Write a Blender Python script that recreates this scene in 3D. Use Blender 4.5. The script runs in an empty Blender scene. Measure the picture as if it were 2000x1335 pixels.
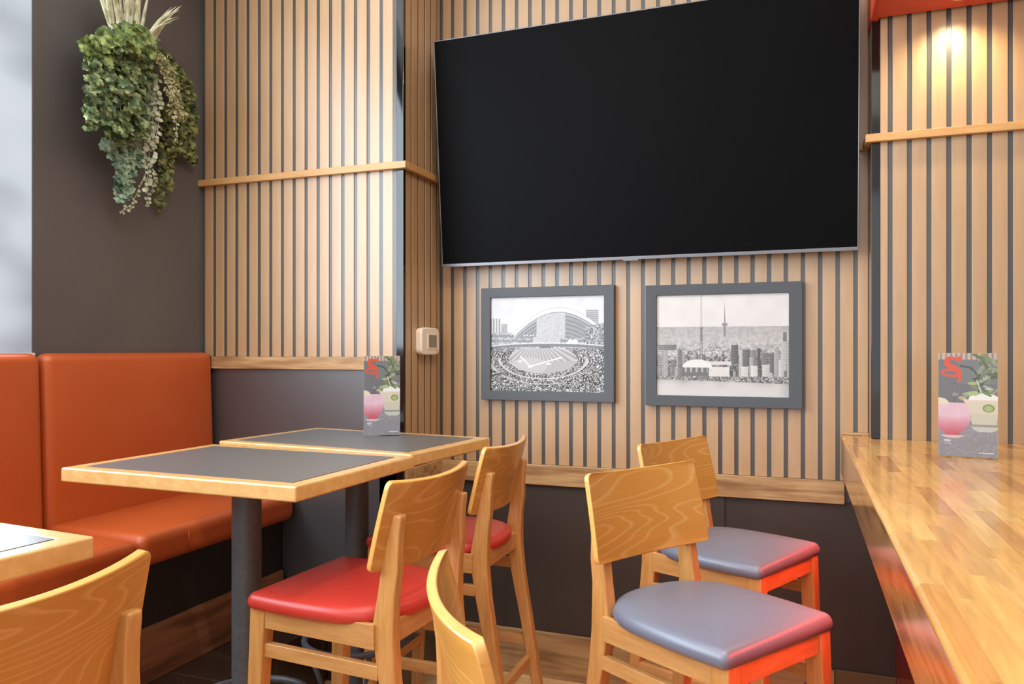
import bpy, bmesh, math, random
import numpy as np
from mathutils import Vector, Matrix, noise as mnoise
random.seed(7)
PI = math.pi
SC = bpy.context.scene
COL = SC.collection

# ------------------------------------------------------------------ camera
F_PX, YAW, HOR, CH = 1507.0, 0.35496, 682.0, 1.37
cam = bpy.data.cameras.new('camera'); co = bpy.data.objects.new('camera', cam); COL.objects.link(co)
cam.sensor_width = 36; cam.lens = 36 * F_PX / 2000; cam.shift_y = (HOR - 667.5) / 2000
cam.clip_start = .02
co.location = (0, 0, CH); co.rotation_euler = (PI / 2, 0, YAW)
SC.camera = co
SC.view_settings.view_transform = 'Standard'; SC.view_settings.look = 'None'
SC.view_settings.gamma = 1; SC.view_settings.use_curve_mapping = False
SC.view_settings.exposure = -0.18

# ------------------------------------------------------------------ world and lights
W = bpy.data.worlds.new('world'); SC.world = W; W.use_nodes = True
W.node_tree.nodes['Background'].inputs[0].default_value = (.86, .93, 1, 1)
W.node_tree.nodes['Background'].inputs[1].default_value = 1.0

def area(name, loc, target, sx, sy, power, col, spread=180):
    l = bpy.data.lights.new(name, 'AREA'); l.shape = 'RECTANGLE'; l.size = sx; l.size_y = sy
    l.energy = power; l.color = col; l.spread = math.radians(spread)
    o = bpy.data.objects.new(name, l); COL.objects.link(o); o.location = loc
    o.rotation_euler = (Vector(target) - Vector(loc)).to_track_quat('-Z', 'Y').to_euler()
    return o
def spot(name, loc, target, power, col, angle=70, blend=.6, r=.03, parent=None):
    l = bpy.data.lights.new(name, 'SPOT'); l.energy = power; l.color = col
    l.spot_size = math.radians(angle); l.spot_blend = blend; l.shadow_soft_size = r
    o = bpy.data.objects.new(name, l); COL.objects.link(o); o.location = loc
    o.rotation_euler = (Vector(target) - Vector(loc)).to_track_quat('-Z', 'Y').to_euler()
    return o
WARM = (1, .84, .66); COOL = (.80, .90, 1)
# daylight through the long window on the left and the shop front behind the camera
area('window_daylight', (-2.44, -1.05, 2.18), (0, -1.05, 2.18), 5.9, 1.6, 250, COOL)
area('shopfront_daylight', (.2, -3.6, 1.9), (-.6, 3, 1.2), 4.6, 2.4, 40, (.96, .97, 1))
area('overhead_fill_light', (-.5, .9, 3.17), (-.5, .9, 0), 3.2, 3.0, 55, (1, .95, .88))  # added soft fill under the ceiling for ambient light, no fixture there
# ceiling spots
spot('ceiling_spot', (-.42, 1.45, 3.1), (-1.15, 1.9, .8), 58, WARM, 95, .8)
spot('ceiling_spot', (-.1, 1.5, 3.1), (-1.45, 2.95, 2.1), 38, WARM, 62, .9)
spot('ceiling_spot', (.1, 1.1, 3.1), (.45, 1.9, 1.05), 20, WARM, 100, .9)
spot('ceiling_spot', (-.75, .5, 3.1), (-.8, .75, .8), 22, WARM, 100, .9)

# ------------------------------------------------------------------ material helpers
def srgb(r, g, b):
    f = lambda c: (c / 255 / 12.92) if c / 255 <= .04045 else ((c / 255 + .055) / 1.055) ** 2.4
    return (f(r), f(g), f(b), 1)
def newmat(name, col=(.5, .5, .5, 1), rough=.5, spec=.5, metal=0, coat=0, coatr=.1):
    m = bpy.data.materials.new(name); m.use_nodes = True
    nt = m.node_tree; b = nt.nodes['Principled BSDF']
    b.inputs['Base Color'].default_value = col; b.inputs['Roughness'].default_value = rough
    b.inputs['Specular IOR Level'].default_value = spec; b.inputs['Metallic'].default_value = metal
    b.inputs['Coat Weight'].default_value = coat; b.inputs['Coat Roughness'].default_value = coatr
    return m, nt, b
def N(nt, t, **k):
    n = nt.nodes.new(t)
    for a, v in k.items(): setattr(n, a, v)
    return n
def coords(nt, scale=(1, 1, 1), rot=(0, 0, 0), kind='Object'):
    tc = N(nt, 'ShaderNodeTexCoord'); mp = N(nt, 'ShaderNodeMapping')
    mp.inputs['Scale'].default_value = scale; mp.inputs['Rotation'].default_value = rot
    nt.links.new(tc.outputs[kind], mp.inputs['Vector']); return mp.outputs['Vector']
def ramp(nt, fac, stops):
    r = N(nt, 'ShaderNodeValToRGB'); e = r.color_ramp.elements
    e[0].position, e[0].color = stops[0]; e[1].position, e[1].color = stops[-1]
    for p, c in stops[1:-1]:
        x = e.new(p); x.color = c
    nt.links.new(fac, r.inputs['Fac']); return r.outputs['Color']
def mix(nt, fac, a, b, mode='MIX'):
    m = N(nt, 'ShaderNodeMix', data_type='RGBA', blend_type=mode)
    if isinstance(fac, (int, float)): m.inputs[0].default_value = fac
    else: nt.links.new(fac, m.inputs[0])
    for i, v in ((6, a), (7, b)):
        if isinstance(v, tuple): m.inputs[i].default_value = v
        else: nt.links.new(v, m.inputs[i])
    return m.outputs[2]
def bump(nt, b, h, strength=.1, dist=.002):
    n = N(nt, 'ShaderNodeBump'); n.inputs['Strength'].default_value = strength; n.inputs['Distance'].default_value = dist
    nt.links.new(h, n.inputs['Height']); nt.links.new(n.outputs['Normal'], b.inputs['Normal'])

def wood(name, c1, c2, stretch=(1, 1, 12), noise_scale=6, rough=.35, coat=0, dark=None, spec=.5, streak=.5, coatr=.15):
    """straight grained wood: noise squeezed across the grain"""
    m, nt, b = newmat(name, c1, rough, spec, coat=coat, coatr=coatr)
    v = coords(nt, stretch)
    n = N(nt, 'ShaderNodeTexNoise'); n.inputs['Scale'].default_value = noise_scale
    n.inputs['Detail'].default_value = 6; n.inputs['Roughness'].default_value = .6
    nt.links.new(v, n.inputs['Vector'])
    c = ramp(nt, n.outputs['Fac'], [(.5 - streak * .4, c1), (.5 + streak * .4, c2)])
    if dark:
        n2 = N(nt, 'ShaderNodeTexNoise'); n2.inputs['Scale'].default_value = noise_scale * .5
        n2.inputs['Detail'].default_value = 3; nt.links.new(v, n2.inputs['Vector'])
        k = ramp(nt, n2.outputs['Fac'], [(.5, (0, 0, 0, 1)), (.72, (1, 1, 1, 1))])
        c = mix(nt, k, c, dark)
    nt.links.new(c, b.inputs['Base Color'])
    bump(nt, b, n.outputs['Fac'], .05)
    return m
def veneer(name, c1, c2, rough=.3, axis='x', coat=.3):
    """flat sawn veneer: level lines of a smooth field give cathedral arches"""
    m, nt, b = newmat(name, c1, rough, .5, coat=coat, coatr=.12)
    sc = {'x': (1.3, 1.3, 7.0), 'z': (8.5, 2.2, 2.2)}[axis]
    oi = N(nt, 'ShaderNodeObjectInfo')
    tc = N(nt, 'ShaderNodeTexCoord'); mp = N(nt, 'ShaderNodeMapping'); mp.inputs['Scale'].default_value = sc
    ad = N(nt, 'ShaderNodeVectorMath', operation='ADD')
    ml = N(nt, 'ShaderNodeMath', operation='MULTIPLY'); ml.inputs[1].default_value = 23.0
    nt.links.new(oi.outputs['Random'], ml.inputs[0])
    nt.links.new(tc.outputs['Object'], mp.inputs['Vector']); nt.links.new(mp.outputs[0], ad.inputs[0]); nt.links.new(ml.outputs[0], ad.inputs[1])
    n = N(nt, 'ShaderNodeTexNoise'); n.inputs['Scale'].default_value = 1.0; n.inputs['Detail'].default_value = 1.6
    n.inputs['Roughness'].default_value = .35; n.inputs['Distortion'].default_value = .3
    nt.links.new(ad.outputs[0], n.inputs['Vector'])
    mu = N(nt, 'ShaderNodeMath', operation='MULTIPLY'); mu.inputs[1].default_value = 24
    fr = N(nt, 'ShaderNodeMath', operation='FRACT')
    nt.links.new(n.outputs['Fac'], mu.inputs[0]); nt.links.new(mu.outputs[0], fr.inputs[0])
    g = ramp(nt, fr.outputs[0], [(0, c2), (.1, c1), (.75, c1), (1, c2)])
    v2 = coords(nt, tuple(s * 5 for s in sc))
    n2 = N(nt, 'ShaderNodeTexNoise'); n2.inputs['Scale'].default_value = 5; n2.inputs['Detail'].default_value = 4
    nt.links.new(v2, n2.inputs['Vector'])
    c = mix(nt, .35, g, ramp(nt, n2.outputs['Fac'], [(.3, tuple(x * .78 for x in c1[:3]) + (1,)), (.7, c1)]))
    nt.links.new(c, b.inputs['Base Color'])
    return m

M = {}
M['slat'] = wood('slat_laminate', srgb(190, 152, 108), srgb(172, 132, 88), (3, 3, .35), 14, .42, spec=1.0, streak=.9, coat=.7, coatr=.42)
M['slat_return'] = M['slat']
M['backing'] = newmat('slat_backing_board', srgb(74, 73, 72), .32, .8)[0]
def varied(name, c, c2, scale, rough, spec=.5, bumps=0, coat=0, coatr=.1):
    m, nt, b = newmat(name, c, rough, spec, coat=coat, coatr=coatr)
    n = N(nt, 'ShaderNodeTexNoise'); n.inputs['Scale'].default_value = scale; n.inputs['Detail'].default_value = 5
    nt.links.new(coords(nt), n.inputs['Vector'])
    nt.links.new(ramp(nt, n.outputs['Fac'], [(.35, c), (.65, c2)]), b.inputs['Base Color'])
    if bumps: bump(nt, b, n.outputs['Fac'], bumps, .003)
    return m
M['darkpaint'] = varied('charcoal_wall_paint', srgb(87, 82, 80), srgb(93, 88, 86), 2.5, .5, .6)
M['darkpanel'] = varied('dark_lower_wall_panel', srgb(58, 56, 56), srgb(64, 62, 62), 4, .4, 1.0, coat=1.0, coatr=.45)
M['darkpanel_dim'] = varied('dark_lower_wall_panel_dim', srgb(60, 52, 48), srgb(66, 57, 52), 4, .45, .5)  # same panel as the left wall, weaker reflected light toned into its colour
M['whitepaint'] = varied('white_paint', srgb(222, 222, 222), srgb(230, 230, 230), 3, .6)
M['blackgloss'] = newmat('black_gloss_edge_trim', srgb(18, 15, 14), .08, .6)[0]
M['railwood'] = wood('rail_wood', srgb(206, 160, 104), srgb(186, 138, 84), (.8, 10, 10), 6, .4)
M['trimwood'] = wood('ledge_wood', srgb(204, 168, 120), srgb(168, 126, 80), (1.2, 14, 14), 4, .42, dark=srgb(140, 100, 62))
M['basewood'] = wood('base_wood', srgb(190, 156, 112), srgb(164, 128, 86), (1.2, 12, 12), 4, .45, dark=srgb(140, 105, 70))
M['kickwood'] = wood('kick_wood', srgb(158, 112, 78), srgb(122, 82, 56), (10, 1.4, 12), 3, .4, dark=srgb(92, 60, 40))
M['edgewood'] = wood('table_edge_wood', srgb(220, 178, 118), srgb(206, 158, 94), (7, 7, 9), 5, .27, coat=.4)
M['frameply'] = wood('stool_beech', srgb(214, 162, 98), srgb(192, 134, 70), (14, 14, 1.6), 5, .3, coat=.3)
M['railbeech'] = wood('stool_rail_beech', srgb(212, 162, 102), srgb(192, 138, 78), (1.8, 1.8, 14), 5, .3, coat=.3)
M['panel'] = veneer('stool_back_veneer', srgb(206, 146, 68), srgb(226, 176, 106))
M['plyedge'] = wood('ply_edge', srgb(236, 180, 100), srgb(222, 160, 84), (3, 3, 60), 6, .3, coat=.3)
M['laminate'] = varied('black_linen_laminate', srgb(86, 86, 86), srgb(98, 98, 98), 220, .32, .9)
M['metal'] = varied('dark_grey_powder_coat', srgb(74, 76, 80), srgb(84, 86, 90), 60, .42, .5, .1)
M['footmetal'] = newmat('scuffed_steel', srgb(120, 122, 126), .35, .5, metal=.8)[0]
def leather(name, c, c2, rough=.36, spec=.5):
    m, nt, b = newmat(name, c, rough, spec)
    n = N(nt, 'ShaderNodeTexNoise'); n.inputs['Scale'].default_value = 3; n.inputs['Detail'].default_value = 2
    nt.links.new(coords(nt), n.inputs['Vector'])
    nt.links.new(ramp(nt, n.outputs['Fac'], [(.3, c), (.7, c2)]), b.inputs['Base Color'])
    v = N(nt, 'ShaderNodeTexVoronoi'); v.inputs['Scale'].default_value = 420; nt.links.new(coords(nt), v.inputs['Vector'])
    bump(nt, b, v.outputs['Distance'], .05, .0006)
    return m
M['booth'] = leather('burnt_orange_vinyl', srgb(186, 88, 40), srgb(180, 80, 34), .38)
M['redseat'] = leather('red_vinyl', srgb(204, 64, 52), srgb(198, 58, 48), .34)
M['blueseat'] = leather('slate_blue_vinyl', srgb(108, 116, 136), srgb(112, 119, 136), .36, .8)
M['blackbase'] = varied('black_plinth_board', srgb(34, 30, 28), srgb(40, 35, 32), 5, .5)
M['frame'] = newmat('slate_picture_frame', srgb(72, 76, 80), .42, .5)[0]
M['tvblack'] = newmat('tv_screen_black', srgb(6, 6, 7), .5, .06)[0]
M['silver'] = newmat('tv_bezel_silver', srgb(120, 120, 124), .35, .5, metal=.7)[0]
M['ivory'] = newmat('ivory_plastic', srgb(240, 228, 206), .4, .5)[0]
M['lcd'] = newmat('thermostat_display', srgb(140, 136, 116), .25, .5)[0]
M['redsoffit'] = newmat('red_orange_soffit_paint', srgb(206, 70, 36), .5, .5)[0]

def tile(name, c, grout, bw, bh, offset=0, rot=(0, 0, 0), rough=.2, vary=None, mortar=.012):
    m, nt, b = newmat(name, c, rough, .5)
    br = N(nt, 'ShaderNodeTexBrick'); br.offset = offset; br.squash = 1
    br.inputs['Scale'].default_value = 1; br.inputs['Brick Width'].default_value = bw; br.inputs['Row Height'].default_value = bh
    br.inputs['Mortar Size'].default_value = mortar; br.inputs['Color1'].default_value = c
    br.inputs['Color2'].default_value = vary or c; br.inputs['Mortar'].default_value = grout
    nt.links.new(coords(nt, (1, 1, 1), rot), br.inputs['Vector'])
    nt.links.new(br.outputs['Color'], b.inputs['Base Color'])
    return m, nt, b, br
M['redtile'] = tile('red_wall_tile', srgb(150, 26, 30), srgb(190, 120, 116), .2, .1, rot=(PI / 2, 0, PI / 2), vary=srgb(138, 22, 26), mortar=.0025)[0]
M['darktile'] = tile('dark_brown_floor_tile', srgb(58, 44, 36), srgb(96, 82, 70), .6, .3, rough=.3, vary=srgb(64, 48, 38), mortar=.003)[0]
M['basetile'] = tile('brown_base_tile', srgb(110, 88, 62), srgb(150, 136, 112), .6, .4, rot=(PI / 2, 0, 0), rough=.3, mortar=.003)[0]
M['basetile_dark'] = tile('dark_brown_base_tile', srgb(66, 46, 36), srgb(90, 76, 66), .3, .4, rot=(PI / 2, 0, 0), rough=.3, mortar=.003)[0]

def staves(name, cols, bw, bh, rough, coat, rot=(0, 0, PI / 2), grain=(14, 1.2, 14), mortar=.0004):
    """strips laid side by side: each stave takes its own tone, fine grain runs along it"""
    m, nt, b = newmat(name, cols[0], rough, .5, coat=coat, coatr=.08)
    vec = coords(nt, (1, 1, 1), rot)
    sep = N(nt, 'ShaderNodeSeparateXYZ'); nt.links.new(vec, sep.inputs[0])
    def mth(op, a, bb=None):
        n = N(nt, 'ShaderNodeMath', operation=op)
        for i, v in enumerate((a, bb)):
            if v is None: continue
            if isinstance(v, (int, float)): n.inputs[i].default_value = v
            else: nt.links.new(v, n.inputs[i])
        return n.outputs[0]
    row = mth('FLOOR', mth('DIVIDE', sep.outputs['Y'], bh))
    wn = N(nt, 'ShaderNodeTexWhiteNoise', noise_dimensions='1D'); nt.links.new(row, wn.inputs['W'])
    col = mth('FLOOR', mth('ADD', mth('DIVIDE', sep.outputs['X'], bw), mth('MULTIPLY', wn.outputs['Value'], 7.3)))
    cmb = N(nt, 'ShaderNodeCombineXYZ'); nt.links.new(row, cmb.inputs[0]); nt.links.new(col, cmb.inputs[1])
    w2 = N(nt, 'ShaderNodeTexWhiteNoise', noise_dimensions='2D'); nt.links.new(cmb.outputs[0], w2.inputs['Vector'])
    n = len(cols)
    c = ramp(nt, w2.outputs['Value'], [(i / (n - 1), cols[i]) for i in range(n)])
    gr = N(nt, 'ShaderNodeTexNoise'); gr.inputs['Scale'].default_value = 5; gr.inputs['Detail'].default_value = 6; gr.inputs['Distortion'].default_value = .6
    v2 = coords(nt, grain)
    off = N(nt, 'ShaderNodeVectorMath', operation='ADD'); nt.links.new(v2, off.inputs[0])
    sc = N(nt, 'ShaderNodeVectorMath', operation='SCALE'); nt.links.new(w2.outputs['Color'], sc.inputs[0]); sc.inputs['Scale'].default_value = 9
    nt.links.new(sc.outputs[0], off.inputs[1]); nt.links.new(off.outputs[0], gr.inputs['Vector'])
    k = ramp(nt, gr.outputs['Fac'], [(.3, (.78, .74, .68, 1)), (.62, (1.04, 1.03, 1.02, 1))])
    nt.links.new(mix(nt, 1.0, c, k, 'MULTIPLY'), b.inputs['Base Color'])
    return m
M['butcher'] = staves('butcher_block', [srgb(202, 142, 72), srgb(218, 162, 86), srgb(228, 176, 98), srgb(220, 166, 90), srgb(182, 122, 58), srgb(234, 186, 112)], .32, .034, .25, .45)
M['butcher_side'] = wood('counter_front_wood', srgb(196, 142, 82), srgb(150, 98, 50), (14, 1.2, 14), 4, .16, coat=.6, dark=srgb(118, 74, 38))
M['planks'] = staves('light_oak_floor', [srgb(214, 176, 122), srgb(224, 188, 136), srgb(206, 166, 112)], 1.2, .12, .4, 0, (0, 0, 0), (1.2, 10, 10))

# ------------------------------------------------------------------ mesh helpers
def finish(name, bm, mat, parent=None, smooth=False, bevel=0, seg=2, sub=0):
    me = bpy.data.meshes.new(name); bm.normal_update(); bm.to_mesh(me); bm.free()
    for m in (mat if isinstance(mat, (list, tuple)) else [mat]): me.materials.append(m)
    o = bpy.data.objects.new(name, me); COL.objects.link(o)
    if parent: o.parent = parent
    if smooth:
        me.polygons.foreach_set('use_smooth', [True] * len(me.polygons))
    if bevel:
        b = o.modifiers.new('bevel', 'BEVEL'); b.width = bevel; b.segments = seg; b.limit_method = 'ANGLE'; b.angle_limit = math.radians(40)
        me.polygons.foreach_set('use_smooth', [True] * len(me.polygons))
        w = o.modifiers.new('wn', 'WEIGHTED_NORMAL'); w.keep_sharp = True
    if sub:
        s = o.modifiers.new('sub', 'SUBSURF'); s.levels = sub; s.render_levels = sub
    return o
def box(bm, x0, x1, y0, y1, z0, z1, mi=0):
    vs = [bm.verts.new(p) for p in ((x0, y0, z0), (x1, y0, z0), (x1, y1, z0), (x0, y1, z0), (x0, y0, z1), (x1, y0, z1), (x1, y1, z1), (x0, y1, z1))]
    for f in ((0, 3, 2, 1), (4, 5, 6, 7), (0, 1, 5, 4), (1, 2, 6, 5), (2, 3, 7, 6), (3, 0, 4, 7)):
        bm.faces.new([vs[i] for i in f]).material_index = mi
    return vs
def boxo(name, dims, mat, parent=None, bevel=.002, **k):
    bm = bmesh.new(); box(bm, *dims); return finish(name, bm, mat, parent, bevel=bevel, **k)
def loft(bm, rings, cap=True, closed=True, mi=0):
    R = [[bm.verts.new(p) for p in r] for r in rings]
    n = len(R[0])
    for a, b in zip(R[:-1], R[1:]):
        for i in range(n if closed else n - 1):
            bm.faces.new((a[i], a[(i + 1) % n], b[(i + 1) % n], b[i])).material_index = mi
    if cap:
        bm.faces.new(list(reversed(R[0]))).material_index = mi; bm.faces.new(R[-1]).material_index = mi
    return R
def tube(bm, pts, r, n=12, cap=True):
    rings = []
    P = [Vector(p) for p in pts]
    rr = r if isinstance(r, (list, tuple)) else [r] * len(P)
    up = Vector((0, 0, 1))
    for i, p in enumerate(P):
        t = (P[min(i + 1, len(P) - 1)] - P[max(i - 1, 0)]).normalized()
        a = t.cross(up)
        if a.length < .01: a = t.cross(Vector((1, 0, 0)))
        a.normalize(); b = a.cross(t).normalized()
        rings.append([p + (a * math.cos(q) + b * math.sin(q)) * rr[i] for q in (2 * PI * k / n for k in range(n))])
    loft(bm, rings, cap)
def lathe(bm, prof, n=32, cx=0, cy=0, cap=True):
    loft(bm, [[(cx + r * math.cos(2 * PI * k / n), cy + r * math.sin(2 * PI * k / n), z) for k in range(n)] for r, z in prof], cap)
def torus(bm, cx, cy, cz, R, r, n=48, m=12):
    vs = [[bm.verts.new((cx + (R + r * math.cos(2 * PI * j / m)) * math.cos(2 * PI * i / n), cy + (R + r * math.cos(2 * PI * j / m)) * math.sin(2 * PI * i / n), cz + r * math.sin(2 * PI * j / m))) for j in range(m)] for i in range(n)]
    for i in range(n):
        for j in range(m):
            bm.faces.new((vs[i][j], vs[(i + 1) % n][j], vs[(i + 1) % n][(j + 1) % m], vs[i][(j + 1) % m]))
def thing(name, label, cat, loc=(0, 0, 0), rz=0, group=None):
    o = bpy.data.objects.new(name, None); COL.objects.link(o); o.location = loc; o.rotation_euler = (0, 0, rz)
    o.empty_display_size = .1
    o['label'] = label; o['category'] = cat
    if group: o['group'] = group
    return o
def tag(o, label, cat, group=None):
    o['label'] = label; o['category'] = cat
    if group: o['group'] = group
    return o
def struct(name, bm, mat, parent=None, **k):
    o = finish(name, bm, mat, parent, **k)
    if not parent: o['kind'] = 'structure'
    return o

# ------------------------------------------------------------------ the room
YB, YL, YR = 3.084, 2.745, 2.972        # back of the niche, left slat wall, right slat wall
XL, XR = -1.481, .243                   # the niche's left and right sides
XW = -2.492                             # charcoal side wall
TOP = 3.2; P = .06; GAP = .0150; TH = .0035
# floor
bm = bmesh.new(); box(bm, -2.7, 1.8, -4, 3.3, -.06, 0)
fl = struct('floor', bm, M['planks'])
boxo('raised_tile_platform', (XW, -1.83, -1.2, YL, .002, .25), M['darktile'], fl, bevel=.003)
bm = bmesh.new(); box(bm, -2.7, 1.8, -4, 3.3, TOP, TOP + .05); struct('ceiling', bm, M['whitepaint'])

def slats_x(name, parent, xs, x_end, y, z0, z1, mat):
    """slats on a wall facing the room; xs are the left edges of the gaps, a slat fills the space between"""
    bm = bmesh.new()
    for a, b in xs: box(bm, a, b, y, y + TH, z0, z1)
    return finish(name, bm, mat, parent, bevel=.0012, seg=1)
# back wall of the niche
bm = bmesh.new(); box(bm, XL - .2, XR + .2, YB + TH, YB + .16, 0, TOP)
wb = struct('wall_back', bm, M['backing'])
sl = []
g = -1.3097 - 3 * P
x = g + GAP
sl = [(max(g + P * i + GAP, XL + .012), min(g + P * (i + 1), XR - .004)) for i in range(0, 29) if g + P * i + GAP < XR - .01]
slats_x('slat_cladding', wb, sl, None, YB, .887, TOP, M['slat'])
boxo('lower_panel', (XL, .33, YB + .002, YB + TH + .02, 0, .81), M['darkpanel_dim'], wb, bevel=0)
boxo('panel_joint_strip', (-.31, -.265, YB - .004, YB + .004, .19, .81), M['darkpanel_dim'], wb, bevel=.001)
# left slat wall
bm = bmesh.new(); box(bm, XW - .15, XL - .012, YL + TH, YL + .5, 0, TOP)
wl = struct('wall_left_front', bm, M['backing'])
sl = [(-2.4299 + P * (i - 1) + GAP, min(-2.4299 + P * i, -1.515)) for i in range(0, 17) if -2.4299 + P * (i - 1) + GAP < -1.52]
sl = [s for s in sl if s[1] - s[0] > .006]
slats_x('slat_cladding', wl, sl, None, YL, 1.339, TOP, M['slat'])
boxo('lower_panel', (XW, XL - .012, YL + .002, YL + TH + .02, 0, 1.30), M['darkpanel'], wl, bevel=0)
# left side of the niche
bm = bmesh.new(); box(bm, XL - .11, XL - TH, YL + .002, YB + .1, 0, TOP)
wn = struct('wall_niche_left', bm, M['backing'])
bm = bmesh.new()
for i in range(6):
    a = YL + .014 + P * i; b = min(a + P - GAP * .75, YB)
    if b - a > .01: box(bm, XL - TH, XL, a, b, .887, TOP)
finish('slat_cladding', bm, M['slat_return'], wn, bevel=.0012, seg=1)
boxo('lower_panel', (XL - TH - .002, XL - .003, YL + .003, YB, 0, .81), M['darkpanel'], wn, bevel=0)
# right side of the niche and right slat wall
bm = bmesh.new(); box(bm, XR + TH, 1.8, YR + TH, YB + .16, 1.013, TOP); box(bm, .402, 1.8, YR + TH, YB + .16, 0, 1.013)
wr = struct('wall_right_front', bm, M['backing'])
sl = [(.2933 + P * (i - 1) + GAP, .2933 + P * i) for i in range(0, 25)]
sl[0] = (.268, .2933)
slats_x('slat_cladding', wr, sl, None, YR, 1.0, TOP, M['slat'])
bm = bmesh.new(); box(bm, XR, XR + TH, YR + .012, YR + .055, .92, TOP); box(bm, XR, XR + TH, YR + .066, YB, .92, TOP)
finish('slat_cladding', bm, M['slat'], wr, bevel=.0012, seg=1)
# charcoal side wall with the window to its left
WY = 1.935
bm = bmesh.new(); box(bm, XW - .16, XW, WY, YL + .3, 0, TOP)
box(bm, XW - .16, XW, -4, WY, 0, 1.33); box(bm, XW - .16, XW, -4, WY, 3.0, TOP)
struct('wall_left', bm, M['darkpaint'])
m, nt, b = newmat('daylit_frosted_pane', (.8, .85, .9, 1), .3)
n = N(nt, 'ShaderNodeTexNoise'); n.inputs['Scale'].default_value = 1.6; n.inputs['Detail'].default_value = 2
nt.links.new(coords(nt, (1, .7, 1.6)), n.inputs['Vector'])
nt.links.new(ramp(nt, n.outputs['Fac'], [(.36, srgb(140, 152, 162)), (.5, srgb(204, 216, 226)), (.7, srgb(226, 232, 238))]), b.inputs['Emission Color'])
b.inputs['Emission Strength'].default_value = .85
b.inputs['Base Color'].default_value = (.2, .22, .24, 1)
M['pane'] = m
bm = bmesh.new(); box(bm, XW - .016, XW - .006, -4, WY, 1.33, 3.0)
wi = struct('window_1', bm, M['pane'])
boxo('window_sill', (XW - .004, XW + .012, -4, WY, 1.33, 1.358), M['whitepaint'], wi)
bm = bmesh.new()
for y in (-3.2, -1.9, -.6, .7): box(bm, XW - .005, XW + .012, y - .03, y + .03, 1.35, 3.0)
finish('window_mullions', bm, M['whitepaint'], wi, bevel=.003)
# far side of the room, behind and right of the camera
bm = bmesh.new(); box(bm, 1.8, 1.9, -4, 3.3, 0, TOP); struct('wall_right', bm, M['darkpaint'])

# trims
def trim(n, boxes, mat, bevel=.002):
    bm = bmesh.new()
    for d in boxes: box(bm, *d)
    return struct('trim_%d' % n, bm, mat, bevel=bevel)
trim(1, [(XL - .030, XL, YL - .003, YL + .012, .80, TOP), (XL - .004, XL + .003, YL - .003, YL + .014, .80, TOP)], M['blackgloss'])
trim(2, [(XR - .003, XR + .026, YR - .003, YR + .012, 1.058, TOP)], M['blackgloss'])
Z0, Z1 = 2.091, 2.119
trim(3, [(-2.504, XL + .022, YL - .024, YL - .002, Z0, Z1), (XL + .001, XL + .022, YL - .002, YB - .001, Z0, Z1)], M['railwood'])
trim(4, [(XR - .022, 1.7, YR - .024, YR - .002, Z0, Z1), (XR - .022, XR - .001, YR - .002, YB - .001, Z0, Z1)], M['railwood'])
trim(5, [(XL + .022, XR - .022, YB - .022, YB - .001, Z0, Z1)], M['railwood'])
trim(6, [(-2.43, XL - .033, YL - .014, YL - .001, 1.286, 1.339)], M['trimwood'])
trim(7, [(XL + .016, .16, YB - .016, YB - .001, .803, .887), (XL + .001, XL + .016, YL + .004, YB - .001, .803, .887)], M['trimwood'])
bm = bmesh.new(); box(bm, XL + .002, .126, YB - .014, YB, 0, .188); struct('baseboard_back', bm, M['basewood'], bevel=.002)
bm = bmesh.new(); box(bm, .128, .33, YB - .012, YB, 0, .192); struct('baseboard_right', bm, M['basetile'], bevel=.0015)
bm = bmesh.new(); box(bm, -1.828, XL - .002, YL - .012, YL, 0, .2); struct('baseboard_left', bm, M['basetile_dark'], bevel=.0015)

# ------------------------------------------------------------------ booth benches
def cushion(name, parent, x0, x1, y0, y1, z0, z1, r, mat, crown=.01, face='x', lean=0, dip=0):
    """rounded upholstered block with a softly crowned face"""
    bm = bmesh.new(); bmesh.ops.create_cube(bm, size=1)
    bmesh.ops.subdivide_edges(bm, edges=bm.edges[:], cuts=1, use_grid_fill=True)
    bm.free(); bm = bmesh.new()
    nx, ny, nz = 9, 17, 15
    def sgn(t, k): return t
    L = (x1 - x0, y1 - y0, z1 - z0)
    def axis(n, l):
        # dense near both ends so that the rounding is smooth
        e = [r * (1 - math.cos(PI / 2 * i / 5)) for i in range(5)]
        m = [r + (l - 2 * r) * i / n for i in range(n + 1)]
        return e + m + [l - q for q in reversed(e)]
    ax = [axis(2, L[0]), axis(10, L[1]), axis(8, L[2])]
    idx = {}
    def vert(i, j, k):
        key = (i, j, k)
        if key in idx: return idx[key]
        p = Vector((ax[0][i], ax[1][j], ax[2][k]))
        c = Vector([min(max(p[q], r), L[q] - r) for q in range(3)])
        d = p - c
        m = max(abs(d[0]), abs(d[1]), abs(d[2]))
        if m > 1e-9:
            d = d.normalized() * r if True else d
            p = c + d
        u = (p[1] / L[1]) * 2 - 1; w = (p[2] / L[2]) * 2 - 1; v = (p[0] / L[0]) * 2 - 1
        if face == 'x':
            p[0] += crown * (1 - u * u) * (1 - w * w) * (p[0] / L[0])
            p[0] -= lean * (p[2] / L[2])
        else:
            p[2] += (crown * (1 - u * u) * (1 - v * v) - dip * math.exp(-((1 - u) * 3) ** 2) * 0) * (p[2] / L[2])
        idx[key] = bm.verts.new(p + Vector((x0, y0, z0))); return idx[key]
    n = [len(a) - 1 for a in ax]
    for a, (b, c) in ((0, (1, 2)), (1, (2, 0)), (2, (0, 1))):
        for side in (0, n[a]):
            for i in range(n[b]):
                for j in range(n[c]):
                    q = []
                    for (s, t) in ((i, j), (i + 1, j), (i + 1, j + 1), (i, j + 1)):
                        k = [0, 0, 0]; k[a] = side; k[b] = s; k[c] = t; q.append(vert(*k))
                    if side == 0: q.reverse()
                    bm.faces.new(q)
    return finish(name, bm, mat, parent, smooth=True)
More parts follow.
